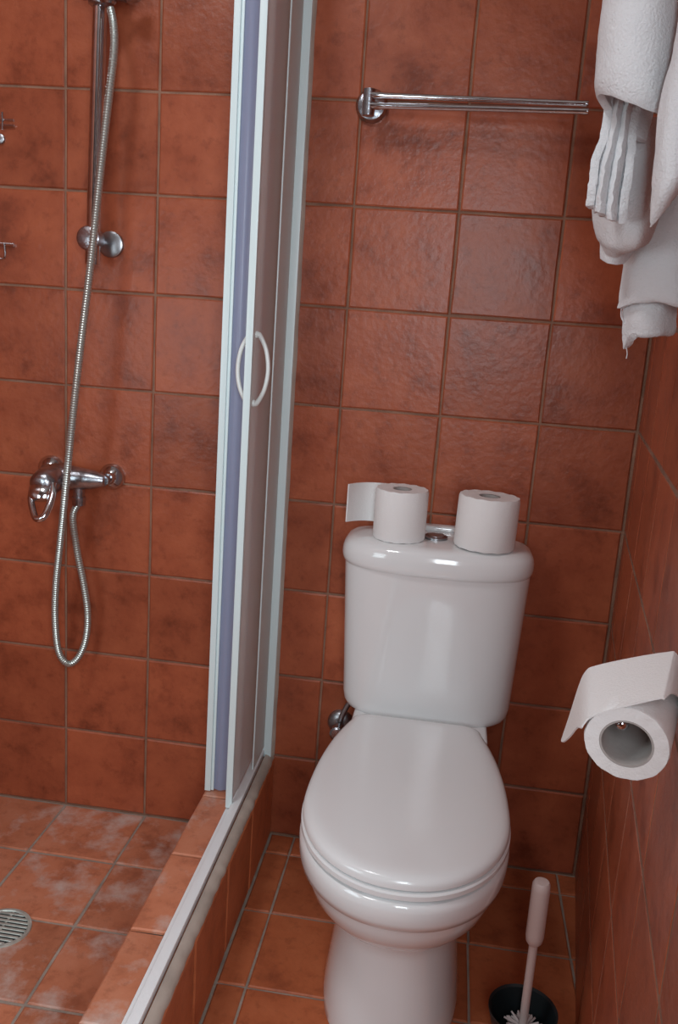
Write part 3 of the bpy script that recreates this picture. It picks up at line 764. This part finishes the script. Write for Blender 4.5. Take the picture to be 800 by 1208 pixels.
# 1: big smooth towel, wrapped round at its left side, open underneath
Y1 = -3.7
def row(pts): return [P(*q_) for q_ in pts]
tw = cloth('bath_towel', [
    row([(812, -60, Y1 + .18), (790, -60, Y1), (765, -62, Y1 - .02), (740, -64, Y1 + .05), (726, -66, Y1 + .22), (735, -66, Y1 + .42), (760, -66, Y1 + .52), (790, -66, Y1 + .50)]),
    row([(812, 0, Y1 + .18), (785, 0, Y1), (758, 0, Y1 - .04), (732, 0, Y1 + .03), (716, 0, Y1 + .22), (728, 0, Y1 + .42), (755, 0, Y1 + .52), (785, 0, Y1 + .5)]),
    row([(808, 60, Y1 + .20), (783, 60, Y1), (755, 60, Y1 - .05), (726, 58, Y1 + .02), (709, 56, Y1 + .22), (722, 60, Y1 + .44), (750, 62, Y1 + .53), (780, 64, Y1 + .5)]),
    row([(800, 112, Y1 + .22), (783, 116, Y1 + .02), (755, 106, Y1 - .04), (725, 96, Y1 + .03), (706, 96, Y1 + .22), (718, 112, Y1 + .44), (745, 132, Y1 + .50), (770, 140, Y1 + .48)]),
    row([(792, 134, Y1 + .24), (779, 135, Y1 + .04), (750, 122, Y1 - .01), (724, 112, Y1 + .06), (709, 112, Y1 + .24), (722, 136, Y1 + .42), (742, 158, Y1 + .44), (762, 168, Y1 + .44)])], .045, seed=1)
tag(tw, 'smooth white bath towel, uppermost of the towels, folded over with its open underside showing', 'towel', 'towels hanging at the right wall')

# 2: gathered hand towel of several pleats, left and lowest edge of the bundle
Y2 = -3.35
def pleats(base, dep, n_, y0, push=0):
    out = []
    for k in range(n_):
        f = k / (n_ - 1)
        i = f * (len(base) - 1); a = int(min(i, len(base) - 2)); t = i - a
        u_ = base[a][0] * (1 - t) + base[a + 1][0] * t; v_ = base[a][1] * (1 - t) + base[a + 1][1] * t
        out.append(P(u_, v_, y0 + (dep if k % 2 else -dep) + push * f))
    return out
tw = cloth('hand_towel', [
    pleats([(722, 105), (738, 108), (752, 112)], .05, 7, Y2 + .12),
    pleats([(714, 150), (730, 153), (747, 156)], .06, 7, Y2 + .08),
    pleats([(703, 190), (722, 196), (742, 200)], .07, 7, Y2 + .05),
    pleats([(698, 222), (717, 236), (738, 243)], .07, 7, Y2 + .04),
    pleats([(697, 244), (714, 256), (735, 263)], .06, 7, Y2 + .05)], .05, wob=.012, seed=4)
tag(tw, 'white hand towel gathered in narrow upright pleats at the left of the towel bundle', 'towel', 'towels hanging at the right wall')

# 3: towel folded back on itself under the pleats
Y3 = -3.12
tw = cloth('folded_towel', [
    row([(786, 140, Y3 + .05), (768, 140, Y3 - .06), (748, 150, Y3 - .02), (728, 160, Y3 + .10), (716, 170, Y3 + .26)]),
    row([(786, 190, Y3 + .0), (768, 195, Y3 - .10), (746, 205, Y3 - .04), (724, 215, Y3 + .10), (706, 225, Y3 + .26)]),
    row([(780, 235, Y3 + .0), (764, 245, Y3 - .12), (742, 252, Y3 - .05), (721, 258, Y3 + .10), (702, 250, Y3 + .26)]),
    row([(768, 272, Y3 + .02), (754, 281, Y3 - .10), (738, 284, Y3 - .03), (722, 285, Y3 + .10), (707, 276, Y3 + .26)]),
    row([(762, 284, Y3 + .10), (748, 291, Y3 + .02), (735, 293, Y3 + .06), (722, 292, Y3 + .16), (712, 284, Y3 + .28)]),
    row([(756, 280, Y3 + .22), (744, 290, Y3 + .16), (734, 296, Y3 + .20), (722, 300, Y3 + .24), (714, 292, Y3 + .32)])], .05, seed=9)
tag(tw, 'white towel tucked up in a rounded fold just below the pleated one', 'towel', 'towels hanging at the right wall')
tw = cloth('face_cloth', [
    row([(712, 255, Y3 + .32), (726, 258, Y3 + .22), (740, 258, Y3 + .26), (752, 256, Y3 + .34)]),
    row([(712, 285, Y3 + .32), (724, 290, Y3 + .22), (738, 292, Y3 + .26), (748, 286, Y3 + .34)]),
    row([(712, 304, Y3 + .34), (722, 310, Y3 + .26), (733, 309, Y3 + .30), (742, 299, Y3 + .36)])], .05, seed=12)
tag(tw, 'small white cloth whose rounded tip peeks out below the tucked towel fold', 'towel', 'towels hanging at the right wall')

# 4: long towel reaching lowest, with turned hem
Y4 = -2.82
tw = cloth('long_towel', [
    row([(830, 180, Y4 + .1), (806, 185, Y4 - .05), (780, 190, Y4), (758, 200, Y4 + .1), (748, 210, Y4 + .2)]),
    row([(830, 260, Y4 + .1), (804, 262, Y4 - .06), (778, 265, Y4 - .02), (754, 272, Y4 + .08), (742, 280, Y4 + .2)]),
    row([(830, 310, Y4 + .1), (803, 310, Y4 - .07), (777, 312, Y4 - .03), (751, 320, Y4 + .06), (738, 326, Y4 + .2)]),
    row([(832, 352, Y4 + .1), (803, 352, Y4 - .08), (777, 348, Y4 - .03), (748, 350, Y4 + .06), (733, 356, Y4 + .2)]),
    row([(832, 362, Y4 + .1), (803, 358, Y4 - .07), (776, 352, Y4 - .02), (749, 356, Y4 + .06), (732, 364, Y4 + .2)])], .05, seed=15, wob=.01)
tag(tw, 'long white towel at the bottom right of the bundle, ending in a turned hem', 'towel', 'towels hanging at the right wall')
tw2 = cloth('under_layer', [
    row([(800, 318, Y4 + .16), (780, 318, Y4 + .10), (760, 322, Y4 + .12), (742, 330, Y4 + .24)]),
    row([(797, 355, Y4 + .16), (778, 356, Y4 + .08), (757, 360, Y4 + .10), (738, 368, Y4 + .24)]),
    row([(794, 388, Y4 + .16), (775, 390, Y4 + .08), (756, 390, Y4 + .10), (738, 392, Y4 + .24)]),
    row([(790, 392, Y4 + .17), (773, 394, Y4 + .09), (750, 396, Y4 + .12), (739, 411, Y4 + .24)])], .05, seed=18, wob=.012)
# under_layer is the inner fold of the long towel
tw2.parent = tw; tw2.location = tw2.location - tw.location
bm = bmesh.new(); rings(bm, [(q_, .004) for q_ in smooth_path([P(739, 410, Y4 + .22), P(740, 417, Y4 + .22), P(739, 423, Y4 + .22)], 4)], 5)
from_bm('loose_thread', bm, M['terry'], tw); bm = bmesh.new(); rings(bm, [(q_, .004) for q_ in smooth_path([P(733, 364, Y4 + .2), P(733, 374, Y4 + .2), P(737, 382, Y4 + .2)], 4)], 5)
from_bm('loose_thread', bm, M['terry'], tw)

# 5: strip at the right edge, nearest the camera
Y5 = -4.0
tw = cloth('draped_towel', [
    row([(860, -40, Y5 + .2), (840, -40, Y5), (822, -36, Y5), (812, -30, Y5 + .12)]),
    row([(850, 40, Y5 + .2), (830, 40, Y5), (812, 46, Y5), (802, 52, Y5 + .12)]),
    row([(836, 120, Y5 + .2), (816, 120, Y5), (796, 122, Y5), (783, 124, Y5 + .12)]),
    row([(826, 186, Y5 + .2), (806, 190, Y5 - .02), (788, 200, Y5 - .02), (775, 215, Y5 + .10)]),
    row([(818, 205, Y5 + .2), (800, 212, Y5), (785, 228, Y5), (772, 252, Y5 + .12)]),
    row([(812, 212, Y5 + .26), (796, 226, Y5 + .1), (782, 244, Y5 + .08), (768, 266, Y5 + .16)])], .05, seed=21)
tag(tw, 'white towel at the right edge of the view with a curled lower corner', 'towel', 'towels hanging at the right wall')

for o in D.objects:
    if '_org' in o: del o['_org']
